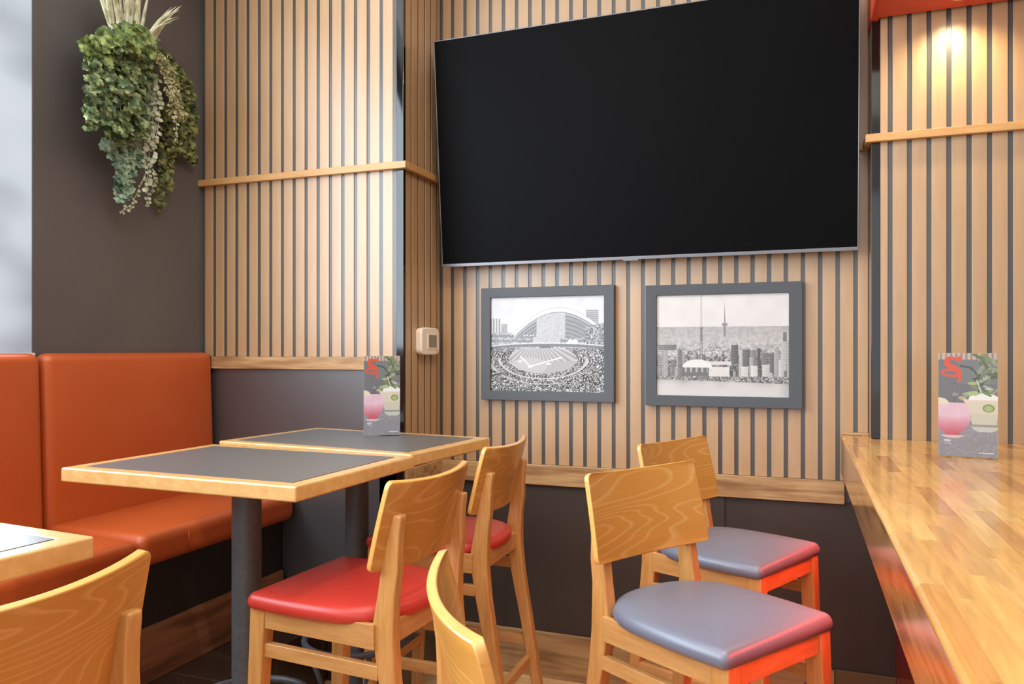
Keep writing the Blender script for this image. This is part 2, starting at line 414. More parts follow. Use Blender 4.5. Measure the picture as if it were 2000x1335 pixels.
def bench(y0, y1, label, ydz=0):
    t = thing('booth_bench', label, 'booth bench', (-2.2, (y0 + y1) / 2, .25))
    ox, oy, oz = -t.location[0], -t.location[1], -t.location[2]
    def c(name, x0, x1, ya, yb, z0, z1, *a, **k):
        return cushion(name, t, x0 + ox, x1 + ox, ya + oy, yb + oy, z0 + oz, z1 + oz, *a, **k)
    c('back_cushion', -2.463, -2.395, y0 + .002, y1 - .002, .70, 1.357, .032, M['booth'], .012, 'x', .022)
    c('seat_cushion', -2.47, -1.985, y0 + .002, y1 - .002, .655, .765 + ydz, .034, M['booth'], .010, 'z')
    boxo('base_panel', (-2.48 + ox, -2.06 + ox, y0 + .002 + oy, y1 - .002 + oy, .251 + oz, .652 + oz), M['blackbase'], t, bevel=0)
    boxo('kick_board', (-2.06 + ox, -2.045 + ox, y0 + .002 + oy, y1 - .002 + oy, .251 + oz, .435 + oz), M['kickwood'], t, bevel=.001)
    # seat seam piping
    bm = bmesh.new()
    tube(bm, [(-1.981 + ox, y0 + .2 + oy, .663 + oz), (-1.9805 + ox, y0 + .2 + oy, .70 + oz), (-1.981 + ox, y0 + .2 + oy, .738 + oz)], .0014, 6)
    finish('seam', bm, M['booth'], t, smooth=True)
    return t
bench(1.92, 2.735, 'burnt orange padded booth bench in the corner, beneath the hanging plant')
bench(.85, 1.915, 'burnt orange padded booth bench cut off by the left picture edge, below the window', -.008)

# ------------------------------------------------------------------ tables
def table(w, d, loc, rz, label, ring_z=.385):
    t = thing('pub_table', label, 'table', (loc[0], loc[1], 0), rz, 'high dining tables along the booth')
    z1, z0, e = loc[2], loc[2] - .037, .042
    a, b = w / 2, d / 2
    bm = bmesh.new()
    # four mitred edge rails as one frame
    o = [(-a, -b), (a, -b), (a, b), (-a, b)]; i = [(-a + e, -b + e), (a - e, -b + e), (a - e, b - e), (-a + e, b - e)]
    ob = [bm.verts.new((x, y, z0)) for x, y in o]; ot = [bm.verts.new((x, y, z1)) for x, y in o]
    ib = [bm.verts.new((x, y, z0)) for x, y in i]; it = [bm.verts.new((x, y, z1)) for x, y in i]
    for k in range(4):
        l = (k + 1) % 4
        bm.faces.new((ob[k], ob[l], ot[l], ot[k])); bm.faces.new((ot[k], ot[l], it[l], it[k]))
        bm.faces.new((it[k], it[l], ib[l], ib[k])); bm.faces.new((ib[k], ib[l], ob[l], ob[k]))
    finish('edge_frame', bm, M['edgewood'], t, bevel=.005, seg=3)
    boxo('laminate_top', (-a + e, a - e, -b + e, b - e, z0 + .004, z1 + .0004), M['laminate'], t, bevel=0)
    bm = bmesh.new(); lathe(bm, [(.0395, .025), (.0395, z0 - .012), (.05, z0 - .012), (.05, z0 - .002)], 40)
    finish('column', bm, M['metal'], t, bevel=.001)
    boxo('mounting_plate', (-.15, .15, -.15, .15, z0 - .006, z0 + .001), M['metal'], t)
    bm = bmesh.new(); lathe(bm, [(.27, 0), (.27, .008), (.24, .016), (.06, .028), (.045, .04)], 48)
    finish('base', bm, M['metal'], t, bevel=.001)
    bm = bmesh.new(); torus(bm, 0, 0, ring_z, .175, .0105)
    fr = finish('foot_ring', bm, M['metal'], t, smooth=True)
    for k in range(4):
        q = PI / 4 + k * PI / 2 - rz
        bm = bmesh.new(); tube(bm, [(.172 * math.cos(q), .172 * math.sin(q), ring_z), (.12 * math.cos(q), .12 * math.sin(q), ring_z - .14), (.035 * math.cos(q), .035 * math.sin(q), ring_z - .26)], .009, 10)
        finish('ring_strut', bm, M['metal'], fr, smooth=True)
    return t
def from_corner(cx, cy, sx, sy, w, d, rz):
    """centre of a table whose corner (sx, sy = +-1) stands at cx, cy"""
    lx, ly = -sx * w / 2, -sy * d / 2
    return cx + lx * math.cos(rz) - ly * math.sin(rz), cy + lx * math.sin(rz) + ly * math.cos(rz)
r = math.radians(-1.7); c = from_corner(-1.064, 1.465, 1, -1, .752, .545, r)
table(.752, .545, (*c, 1.06), r, 'wood-edged black-topped high table in front of the one with the menu card')
r = math.radians(-6.0); c = from_corner(-1.060, 2.014, 1, -1, .775, .492, r)
table(.775, .492, (*c, 1.0625), r, 'wood-edged black-topped high table that carries the upright drinks menu')
BACKT = (*c, 1.0625)
r = math.radians(-4.6); c = from_corner(-1.096, .962, 1, 1, .755, .60, r)
table(.755, .60, (*c, 1.06), r, 'wood-edged high table cut off at the left picture edge, its top shining pale blue')

# ------------------------------------------------------------------ bar stools
def seat_outline(n=72, inset=0, k=1):
    """D-shaped seat: straight front with tight corners, sides a little bowed, rounded back"""
    pts = []
    ctrl = [(-.197, .168, .022), (.197, .168, .022), (.207, .02, .30), (.196, -.16, .09), (.11, -.236, .16), (0, -.252, .3), (-.11, -.236, .16), (-.196, -.16, .09), (-.207, .02, .30)]
    m = len(ctrl)
    for i, (x, y, rr) in enumerate(ctrl):
        p = Vector((x, y)); a = Vector(ctrl[i - 1][:2]); b = Vector(ctrl[(i + 1) % m][:2])
        la = min(rr, (a - p).length * .5); lb = min(rr, (b - p).length * .5)
        q0 = p + (a - p).normalized() * la; q1 = p + (b - p).normalized() * lb
        for s in range(8):
            t = s / 8
            pts.append(q0 * (1 - t) ** 2 + p * 2 * t * (1 - t) + q1 * t * t)
    c = Vector((0, -.04)); out = []
    nP = len(pts)
    for i, p in enumerate(pts):
        if k != 1:
            out.append(c + (p - c) * k); continue
        t = (pts[(i + 1) % nP] - pts[i - 1])
        t.normalize(); nrm = Vector((t.y, -t.x))
        if nrm.dot(c - p) < 0: nrm = -nrm
        out.append(p + nrm * inset)
    return out
def build_stool(mat_seat, label, group):
    t = thing('bar_stool', label, 'bar stool', (0, 0, 0), 0, group)
    # seat cushion
    bm = bmesh.new()
    R = [[(p.x, p.y, z) for p in seat_outline(inset=ins, k=k)] for ins, k, z in [(.008, 1, .722), (.001, 1, .727), (-.003, 1, .738), (-.001, 1, .748), (.004, 1, .756), (.010, 1, .7605), (0, .915, .7635), (0, .84, .7665), (0, .7, .7695), (0, .5, .772), (0, .25, .7735)]]
    loft(bm, R)
    bmesh.ops.remove_doubles(bm, verts=bm.verts[:], dist=.0002)
    finish('seat', bm, mat_seat, t, smooth=True)
    # backrest panel: bent veneer with concave face forward
    bm = bmesh.new(); nu, nv = 24, 8
    def pp(u, v, side):
        w = .195 * v + .204 * (1 - v)
        z = .858 + (1.069 - .858) * v
        # rounded corners
        ex = 1.0
        rc = .015; hz = .2105 / 2; dz = abs(z - (.858 + hz)); cut = 0
        if dz > hz - rc: cut = rc - math.sqrt(max(0, rc * rc - (dz - hz + rc) ** 2))
        x = u * (w - cut * 1)
        y = -.193 - .049 * v - .031 * (1 - u * u) - .008 * (v - .5) ** 2
        z += -.0085 * (1 - u * u)
        n = Vector((-.4 * u * .5, 1, .22)).normalized()
        return Vector((x, y, z)) - n * (.0145 * side)
    vs = [0, .012, .03, .06, .1, .2, .35, .5, .65, .8, .9, .94, .97, .988, 1]
    us = [-1 + 2 * i / nu for i in range(nu + 1)]
    G = [[[bm.verts.new(pp(u, v, s)) for v in vs] for u in us] for s in (0, 1)]
    for i in range(nu):
        for j in range(len(vs) - 1):
            bm.faces.new((G[0][i + 1][j], G[0][i][j], G[0][i][j + 1], G[0][i + 1][j + 1]))
            bm.faces.new((G[1][i][j], G[1][i + 1][j], G[1][i + 1][j + 1], G[1][i][j + 1]))
    def side(a, b, mi=1): bm.faces.new((a[0], a[1], b[1], b[0])).material_index = mi
    for i in range(nu):
        side((G[0][i][-1], G[0][i + 1][-1]), (G[1][i][-1], G[1][i + 1][-1])); side((G[0][i + 1][0], G[0][i][0]), (G[1][i + 1][0], G[1][i][0]))
    for j in range(len(vs) - 1):
        side((G[0][0][j], G[0][0][j + 1]), (G[1][0][j], G[1][0][j + 1])); side((G[0][nu][j + 1], G[0][nu][j]), (G[1][nu][j + 1], G[1][nu][j]))
    bmesh.ops.recalc_face_normals(bm, faces=bm.faces[:])
    finish('backrest', bm, [M['panel'], M['plyedge']], t, bevel=.0028, seg=2)
    # rear posts: one bent piece from floor to backrest
    prof = [(0, -.318, -.350), (.2, -.288, -.322), (.435, -.246, -.286), (.6, -.212, -.260), (.69, -.197, -.252), (.73, -.195, -.252), (.80, -.206, -.254), (.858, -.215, -.262), (.90, -.2215, -.262), (.94, -.2325, -.264), (.972, -.242, -.268), (.986, -.2455, -.2685)]
    for s in (-1, 1):
        bm = bmesh.new(); R = []
        for z, yf, yb in prof:
            xc = s * (.160 - .006 * max(0, (z - .7)) / .3 + .012 * max(0, .7 - z) / .7)
            hw = .0178 if z < .8 else (.0155 if z < .9 else .0145)
            R.append([(xc - hw, yb, z), (xc + hw, yb, z), (xc + hw, yf, z), (xc - hw, yf, z)])
        loft(bm, R)
        finish('leg', bm, M['frameply'], t, bevel=.0055, seg=3)
        # front leg, tapered
        bm = bmesh.new()
        def rect(xc, yc, hx, hy, z): return [(xc - hx, yc - hy, z), (xc + hx, yc - hy, z), (xc + hx, yc + hy, z), (xc - hx, yc + hy, z)]
        loft(bm, [rect(s * .180, .176, .014, .015, 0), rect(s * .172, .152, .0185, .021, .45), rect(s * .166, .140, .0205, .0235, .733)])
        finish('leg', bm, M['frameply'], t, bevel=.004)
        # side rails
        bm = bmesh.new(); loft(bm, [[(s * .170, -.205, .672), (s * .186 - s * .001, -.205, .672), (s * .185, -.205, .731), (s * .170, -.205, .731)], [(s * .168, .118, .676), (s * .184, .118, .676), (s * .184, .118, .731), (s * .168, .118, .731)]])
        bmesh.ops.recalc_face_normals(bm, faces=bm.faces[:])
        finish('side_rail', bm, M['railbeech'], t, bevel=.0015)
        for za in (.600, .335):
            bm = bmesh.new(); yr = -.212 if za > .5 else -.27; yf = .125 if za > .5 else .136
            loft(bm, [[(s * .160, yr, za), (s * .180, yr, za), (s * .180, yr, za + .034), (s * .160, yr, za + .034)], [(s * .160, yf, za + .003), (s * .180, yf, za + .003), (s * .180, yf, za + .037), (s * .160, yf, za + .037)]])
            bmesh.ops.recalc_face_normals(bm, faces=bm.faces[:])
            finish('stretcher', bm, M['railbeech'], t, bevel=.002)
    boxo('front_rail', (-.146, .146, .140, .158, .676, .731), M['railbeech'], t)
    boxo('rear_rail', (-.143, .143, -.235, -.217, .676, .731), M['railbeech'], t)
    boxo('stretcher', (-.152, .152, -.285, -.265, .27, .304), M['railbeech'], t)
    fs = boxo('foot_rail', (-.155, .155, .142, .164, .29, .325), M['railbeech'], t)
    boxo('scuff_strip', (-.150, .150, .139, .167, .325, .328), M['footmetal'], fs, bevel=.001)
    return t
def copy_tree(o, parent=None):
    c = o.copy(); COL.objects.link(c)
    if parent: c.parent = parent
    for ch in list(o.children): copy_tree(ch, c)
    return c
def put(o, x, y, a, label=None):
    o.location = (x, y, 0); o.rotation_euler = (0, 0, math.radians(a))
    if label: o['label'] = label
    return o
red = build_stool(M['redseat'], 'red-seated bar stool nearest the viewer, its wooden back turned this way', 'bar stools at the booth tables')
blue = build_stool(M['blueseat'], 'grey-blue seated bar stool nearest the wooden counter', 'bar stools at the wooden counter')
put(red, -1.115, 1.763, 86.3)
put(copy_tree(red), -1.159, 2.392, 90.5, 'farther red-seated bar stool, seen past the other one, near the ballpark picture')
put(copy_tree(red), -1.177, .712, 90.9, 'bar stool in the lower left corner, only its wide wooden backrest and post showing')
put(blue, -.168, 1.852, -122.8, 'bar stool with grey-blue seat in front, its seat corner glowing red')
put(copy_tree(blue), -.167, 2.512, -115.1, 'bar stool with grey-blue seat behind the other, below the skyline picture')
put(copy_tree(blue), -.194, 1.031, -58.9, 'bar stool seen edge-on at the bottom centre, only its curved backrest showing')

# ------------------------------------------------------------------ bar counter
bc = thing('bar_counter', 'long butcher block bar counter running from the right slat wall towards the viewer', 'bar counter', (.147, 1.4, 0))
bx, by = .147, 1.4
# countertop with rounded front edge (profile extruded along Y)
bm = bmesh.new()
rr = .012; zt = 1.057; zb = .918
prof = [(0, zb + .004), (.004, zb), (.034, zb), (.034, zt - .045), (.72, zt - .045), (.72, zt)]
prof += [(rr - rr * math.sin(q), zt - rr + rr * math.cos(q)) for q in (PI / 2 * k / 6 for k in range(7))]
R = [[(x, y - by, z) for x, z in prof] for y in (-.3, YR - .003)]
loft(bm, R); bmesh.ops.recalc_face_normals(bm, faces=bm.faces[:])
for f in bm.faces:
    if f.normal.z > .3: f.material_index = 0
    else: f.material_index = 1
finish('countertop', bm, [M['butcher'], M['butcher_side']], bc)
bm = bmesh.new(); box(bm, 0, XR - bx - .001, YR - by - .003, YB - by - .001, zt - .045, zt); box(bm, 0, .034, YR - by - .003, YB - by - .018, zb, zt - .045)
finish('countertop_end', bm, M['butcher'], bc)
boxo('back_strip', (.002, XR - bx - .001, YB - by - .012, YB - by - .001, zt, zt + .010), M['trimwood'], bc)
bm = bmesh.new(); box(bm, .33, .40, -.2, YB - .001, 0, zt - .047); struct('wall_counter', bm, M['redtile'])
m, nt, b = newmat('red_led', (1, .1, .05, 1)); b.inputs['Emission Color'].default_value = (1, .075, .03, 1); b.inputs['Emission Strength'].default_value = 4
M['led'] = m
ls = boxo('led_strip', (-.008, .008, -1.3, 1.3, -.004, .004), m, bevel=0)
ls.location = (.166, 1.55, .9135); tag(ls, 'red light strip tucked under the overhang of the butcher block counter', 'light strip')
area('led_glow', (.150, 1.55, .906), (-.15, 1.55, .45), 2.5, .02, 6.5, (1, .06, .02), 105)

# ------------------------------------------------------------------ television
tv = thing('television', 'large black flat television leaning forward on the slat wall above the pictures', 'television', (-.614, 3.0, 1.722))
tv.rotation_euler = (math.radians(5.2), 0, 0)
boxo('screen', (-.812, .812, -.003, .004, .014, .936), M['tvblack'], tv, bevel=.001)
bm = bmesh.new(); w = .816
box(bm, -w, w, -.006, .03, 0, .013); box(bm, -w, w, -.004, .03, .936, .940); box(bm, -w, -w + .004, -.004, .03, .013, .936); box(bm, w - .004, w, -.004, .03, .013, .936)
finish('bezel', bm, M['silver'], tv, bevel=.001)
boxo('rear_housing', (-.78, .78, .006, .045, .03, .9), M['blackgloss'], tv, bevel=.006)
boxo('brand_bump', (-.03, .03, -.008, .0, -.005, .003), M['silver'], tv, bevel=.001)
boxo('wall_bracket', (-.25, .25, .045, .072, .1, .38), M['metal'], tv, bevel=.002)

# ------------------------------------------------------------------ pictures painted as fine colour grids
def lin(c): c = np.clip(c, 0, 1); return np.where(c <= .04045, c / 12.92, ((c + .055) / 1.055) ** 2.4)
def grid_picture(name, w, h, nx, ny, rgb, parent, y, rough=.35, coat=.6, zc=0, spec=.5):
    xs = np.linspace(-w / 2, w / 2, nx); zs = np.linspace(h / 2, -h / 2, ny)
    X, Z = np.meshgrid(xs, zs); V = np.stack([X, np.full_like(X, y), Z + zc], -1).reshape(-1, 3)
    idx = np.arange(nx * ny).reshape(ny, nx)
    Fc = np.stack([idx[1:, :-1], idx[1:, 1:], idx[:-1, 1:], idx[:-1, :-1]], -1).reshape(-1, 4)
    me = bpy.data.meshes.new(name); me.from_pydata(V.tolist(), [], Fc.tolist())
    a = me.color_attributes.new('Col', 'FLOAT_COLOR', 'POINT')
    c = np.ones((ny * nx, 4)); c[:, :3] = lin(rgb.reshape(-1, 3)); a.data.foreach_set('color', c.ravel())
    m, nt, b = newmat(name + '_print', (1, 1, 1, 1), rough, spec, coat=coat, coatr=.02)
    at = N(nt, 'ShaderNodeVertexColor', layer_name='Col'); nt.links.new(at.outputs['Color'], b.inputs['Base Color'])
    me.materials.append(m); o = bpy.data.objects.new(name, me); COL.objects.link(o); o.parent = parent
    return o
rng = np.random.default_rng(3)
def vnoise(nx, ny, cx, cy, seed):
    g = np.random.default_rng(seed).random((cy + 2, cx + 2))
    u = np.linspace(0, cx, nx); v = np.linspace(0, cy, ny)
    iu = u.astype(int); iv = v.astype(int); fu = (u - iu)[None, :]; fv = (v - iv)[:, None]
    a = g[np.ix_(iv, iu)]; b = g[np.ix_(iv, iu + 1)]; c = g[np.ix_(iv + 1, iu)]; d = g[np.ix_(iv + 1, iu + 1)]
    return a * (1 - fu) * (1 - fv) + b * fu * (1 - fv) + c * (1 - fu) * fv + d * fu * fv
def segd(x, y, pts):
    D = np.full_like(x, 1e9)
    for (ax, ay), (bx_, by_) in zip(pts[:-1], pts[1:]):
        vx, vy = bx_ - ax, by_ - ay; t = np.clip(((x - ax) * vx + (y - ay) * vy) / (vx * vx + vy * vy + 1e-9), 0, 1)
        D = np.minimum(D, np.hypot(x - ax - t * vx, y - ay - t * vy))
    return D
def stadium(nx=400, ny=340):
    x, y = np.meshgrid(np.linspace(150, 1330, nx), np.linspace(200, 1200, ny))
    n1 = vnoise(nx, ny, 199, 169, 1); n2 = vnoise(nx, ny, 90, 75, 2); n3 = vnoise(nx, ny, 20, 14, 5)
    g = .82 + .04 * (y - 200) / 400 + .05 * (n3 - .5)
    # crowd
    cr = np.clip(.5 + 1.5 * (n1 - .5) + .5 * (n2 - .5), .08, .98)
    cx, cy = 700., 860.
    ell = lambda rx, ry: ((x - cx) / rx) ** 2 + ((y - cy) / ry) ** 2
    g = np.where(y > 740, cr, g)
    rad = np.sqrt(ell(1, .42)); rows = .5 + .5 * np.sin(rad / 4.6)
    g = np.where((y > 740) & (ell(560, 250) < 1), np.clip(.25 * rows + .75 * cr + .04, 0, 1), g)
    g = np.where((np.abs(ell(455, 205) - 1) < .05) & (y > 850), .86, g)
    g = np.where((np.abs(ell(560, 262) - 1) < .03) & (y > 900) & (x < 900), .84, g)
    # field
    f = (ell(350, 150) < 1) & (y > 742)
    ang = np.arctan2(x - 640, y - 620)
    st = .78 + .07 * np.sign(np.sin(ang * 46)) * (y < 880)
    g = np.where(f, st - .04, g)
    g = np.where(f & (((x - 560) / 190) ** 2 + ((y - 930) / 90) ** 2 < 1), .80, g)
    g = np.where(f & (segd(x, y, [(470, 830), (570, 935), (900, 840)]) < 7), .97, g)
    for px, py in ((465, 883), (570, 940), (765, 908)): g = np.where(((x - px) / 26) ** 2 + ((y - py) / 10) ** 2 < 1, .97, g)
    # left buildings, stands
    g = np.where((x < 255) & (y > 425) & (y < 590), .45 + .35 * (np.sin(x / 5) > 0) * 1 + .1 * n1, g)
    g = np.where((x > 265) & (x < 330) & (y > 485) & (y < 590), .5 + .2 * n1, g)
    g = np.where((x > 1145) & (x < 1270) & (y > 350) & (y < 500), .48 + .16 * (np.sin(y / 3.2) > 0) + .05 * n1, g)
    g = np.where((y > 580) & (y <= 740), np.clip(.55 + .7 * (n1 - .5) - .12 * np.sin(y / 8), .2, .9), g)
    # dome
    t = (x - 400) / (1280 - 400)
    arc = 590 - 236 * np.sin(np.clip(t, 0, 1) * PI) ** .85 - 60 * np.clip(t, 0, 1)
    ins = (t > 0) & (t < 1)
    g = np.where(ins & (y > arc) & (y < arc + 46), .99, g)
    g = np.where(ins & (np.abs(y - arc) < 3), .6, g); g = np.where(ins & (np.abs(y - arc - 44) < 4), .45, g)
    g = np.where(ins & (y >= arc + 46) & (y < 640), .38 + .12 * (np.sin((y - arc) / 7) > .2) + .08 * n1, g)
    g = np.where(ins & (y > arc + 62) & (y < arc + 68), .8, g)
    gl = (x > 640) & (x < 935) & (y > arc + 50) & (y < 640)
    g = np.where(gl, .66 + .12 * n2 - .05 * (np.abs(x - 860) < 5), g)
    g = np.where((x > 500) & (x < 640) & (np.abs(y - 608) < 5) & (np.sin(x / 5) > .3), .95, g)
    g = np.where((x > 600) & (x < 880) & (y > 625) & (y < 690), .72 + .25 * (n1 - .5), g)
    g = np.where((x > 965) & (x < 1060) & (y > 655) & (y < 690), .94, g)
    g = np.where((x > 1130) & (y > 520 - (x - 1130) * .18) & (y < 700), np.clip(cr * .8 + .05, 0, 1), g)
    g = np.where(np.abs(y - (712 + 30 * ((x - 740) / 600) ** 2)) < 13, .30 + .1 * n1, g)
    g = np.where(np.abs(y - (690 + 30 * ((x - 740) / 600) ** 2)) < 5, .85, g)
    g = np.where((x > 670) & (x < 790) & (y > 705) & (y < 745), .3, g)
    g = np.where((np.abs((y - 1040) + (x - 150) * .22) < 9) & (x < 280), .3, g)
    g = np.clip(g, 0, 1); g = g * .90
    return np.stack([g, g, g * 1.01], -1)
def skyline(nx=420, ny=330):
    x, y = np.meshgrid(np.linspace(160, 1495, nx), np.linspace(175, 1200, ny))
    n1 = vnoise(nx, ny, 209, 165, 11); n2 = vnoise(nx, ny, 60, 50, 12); n3 = vnoise(nx, ny, 14, 10, 13)
    g = .90 + .04 * (n3 - .5)
    g = np.where(y > 500, .70 + .12 * (n2 - .5) + .08 * (y - 500) / 200, g)
    city = np.clip(.62 + .8 * (n1 - .5) + .5 * (n2 - .5) - .25 * np.clip((y - 760) / 200, 0, 1), .12, .95)
    g = np.where(y > 640, city * np.clip((y - 640) / 160, 0, 1) + g * (1 - np.clip((y - 640) / 160, 0, 1)), g)
    R_ = random.Random(5)
    for _ in range(70):
        bx0 = R_.uniform(165, 1480); bw = R_.uniform(18, 48); top = R_.uniform(700, 950); c = R_.choice([.3, .45, .6, .75, .85])
        if 420 < bx0 < 930 and top < 850: continue
        k = (x > bx0) & (x < bx0 + bw) & (y > top) & (y < 1010)
        g = np.where(k, c + .12 * (np.sin(y / 2.6) > 0) * (1 if c < .7 else -1) - .08 * ((x - bx0) / bw), g)
    for bx0, bx1, top, bot, c in ((930, 1000, 685, 875, .32), (1045, 1120, 730, 900, .34), (1130, 1180, 735, 900, .45), (1185, 1220, 720, 905, .26), (1225, 1290, 760, 900, .42), (1300, 1350, 770, 960, .36), (1350, 1400, 725, 1000, .6), (1420, 1495, 640, 860, .66), (1435, 1470, 560, 650, .4), (1235, 1310, 880, 1000, .74), (1110, 1150, 810, 900, .62), (1030, 1100, 900, 1010, .78), (1125, 1190, 890, 1000, .8), (1395, 1440, 830, 1010, .74), (180, 370, 680, 735, .42)):
        k = (x > bx0) & (x < bx1) & (y > top) & (y < bot)
        g = np.where(k, c + .09 * (np.sin(y / 3) > 0) + .08 * (n1 - .5) - .1 * ((x - bx0) / (bx1 - bx0) - .5), g)
    # towers
    g = np.where((np.abs(x - 627) < 9) & (y > 180) & (y < 520), .80, g)
    g = np.where((np.abs(x - 627) < 11) & (y > 500) & (y < 845), .42 + .1 * (np.sin(y / 6) > 0), g)
    g = np.where((np.abs(x - 627) < 3) & (y > 650) & (y < 845), .85, g)
    sh = np.abs(x - 865) < 3 + 9 * np.clip((y - 330) / 300, 0, 1)
    g = np.where(sh & (y > 300) & (y < 600), .52, g)
    g = np.where((np.abs(x - 865) < 1.9) & (y > 255) & (y < 330), .6, g)
    g = np.where(((x - 865) / 30) ** 2 + ((y - 480) / 18) ** 2 < 1, .56, g)
    # pale building faces in the middle
    g = np.where((x > 705) & (x < 915) & (y > 905) & (y < 1000), .86 + .04 * n2, g)
    g = np.where((x > 700) & (x < 930) & (y > 850) & (y < 885), .86, g)
    # dome
    g = np.where((x > 430) & (x < 695) & (y > 905) & (y < 1000), .42 + .3 * (np.sin(x / 9) > .5) * (y < 960), g)
    g = np.where((((x - 585) / 150) ** 2 + ((y - 905) / 75) ** 2 < 1) & (y < 905 + 12 * np.abs(x - 585) / 150 * 0 + 8), .93, g)
    # shore and water
    g = np.where((y > 1000) & (y < 1035 + (x - 160) * .02), np.clip(.5 + 1.1 * (n1 - .5), .2, .9), g)
    wtr = y > 1033 + (x - 160) * .025
    g = np.where(wtr, .86 - .22 * np.exp(-(y - 1040) / 40) * (n3 + .2) - .10 * np.clip((x - 1380) / 100, 0, 1), g)
    g = np.clip(g, 0, 1) * .90
    warm = np.stack([g * 1.01, g, g * .985], -1)
    return np.clip(warm, 0, 1)
def framed(x0, x1, z0, z1, ix0, ix1, iz0, iz1, img, label):
    cx, cz = (x0 + x1) / 2, (z0 + z1) / 2
    t = thing('framed_picture', label, 'framed picture', (cx, YB - .002, cz), 0, 'black and white pictures on the slat wall')
    bm = bmesh.new(); yf = -.032
    o = [(x0 - cx, z0 - cz), (x1 - cx, z0 - cz), (x1 - cx, z1 - cz), (x0 - cx, z1 - cz)]
    i = [(ix0 - cx, iz0 - cz), (ix1 - cx, iz0 - cz), (ix1 - cx, iz1 - cz), (ix0 - cx, iz1 - cz)]
    rings = []
    for pts, y in ((o, 0), (o, yf), (i, yf + .004), (i, -.004)): rings.append([(a, y, b) for a, b in pts])
    loft(bm, rings, cap=False); bmesh.ops.recalc_face_normals(bm, faces=bm.faces[:])
    finish('frame', bm, M['frame'], t, bevel=.0015)
    rgb = img(); pw, ph = ix1 - ix0 + .002, iz1 - iz0 + .002
    p = grid_picture('print', pw, ph, rgb.shape[1], rgb.shape[0], rgb, t, -.018, .5, .6)
    p.location = ((ix0 + ix1) / 2 - cx, 0, (iz0 + iz1) / 2 - cz)
    return t
framed(-1.272, -.694, 1.156, 1.631, -1.231, -.736, 1.195, 1.590, stadium, 'dark-framed black and white picture of a domed ballpark full of spectators')
framed(-.567, .015, 1.149, 1.623, -.524, -.032, 1.190, 1.582, skyline, 'dark-framed black and white picture of a city skyline above calm water')

# ------------------------------------------------------------------ thermostat
th = thing('thermostat', 'ivory wall thermostat with a grey display on the narrow slatted return', 'thermostat', (XL, 2.928, 1.404), 0)
bm = bmesh.new(); pr = []
for d, k in ((0, .96), (.02, 1), (.028, .985), (.031, .93)):
    ring = []
    for i in range(40):
        q = 2 * PI * i / 40; cx, cy = math.cos(q), math.sin(q)
        ring.append((d + .001, .083 * k * math.copysign(abs(cx) ** .35, cx), .058 * k * math.copysign(abs(cy) ** .35, cy) + .0))
    pr.append(ring)
loft(bm, pr); bmesh.ops.recalc_face_normals(bm, faces=bm.faces[:]); finish('housing', bm, M['ivory'], th, bevel=.001)
boxo('display_surround', (.031, .034, -.035, .062, -.034, .034), M['ivory'], th, bevel=.001)
boxo('display', (.034, .0346, -.022, .050, -.026, .026), M['lcd'], th, bevel=0)

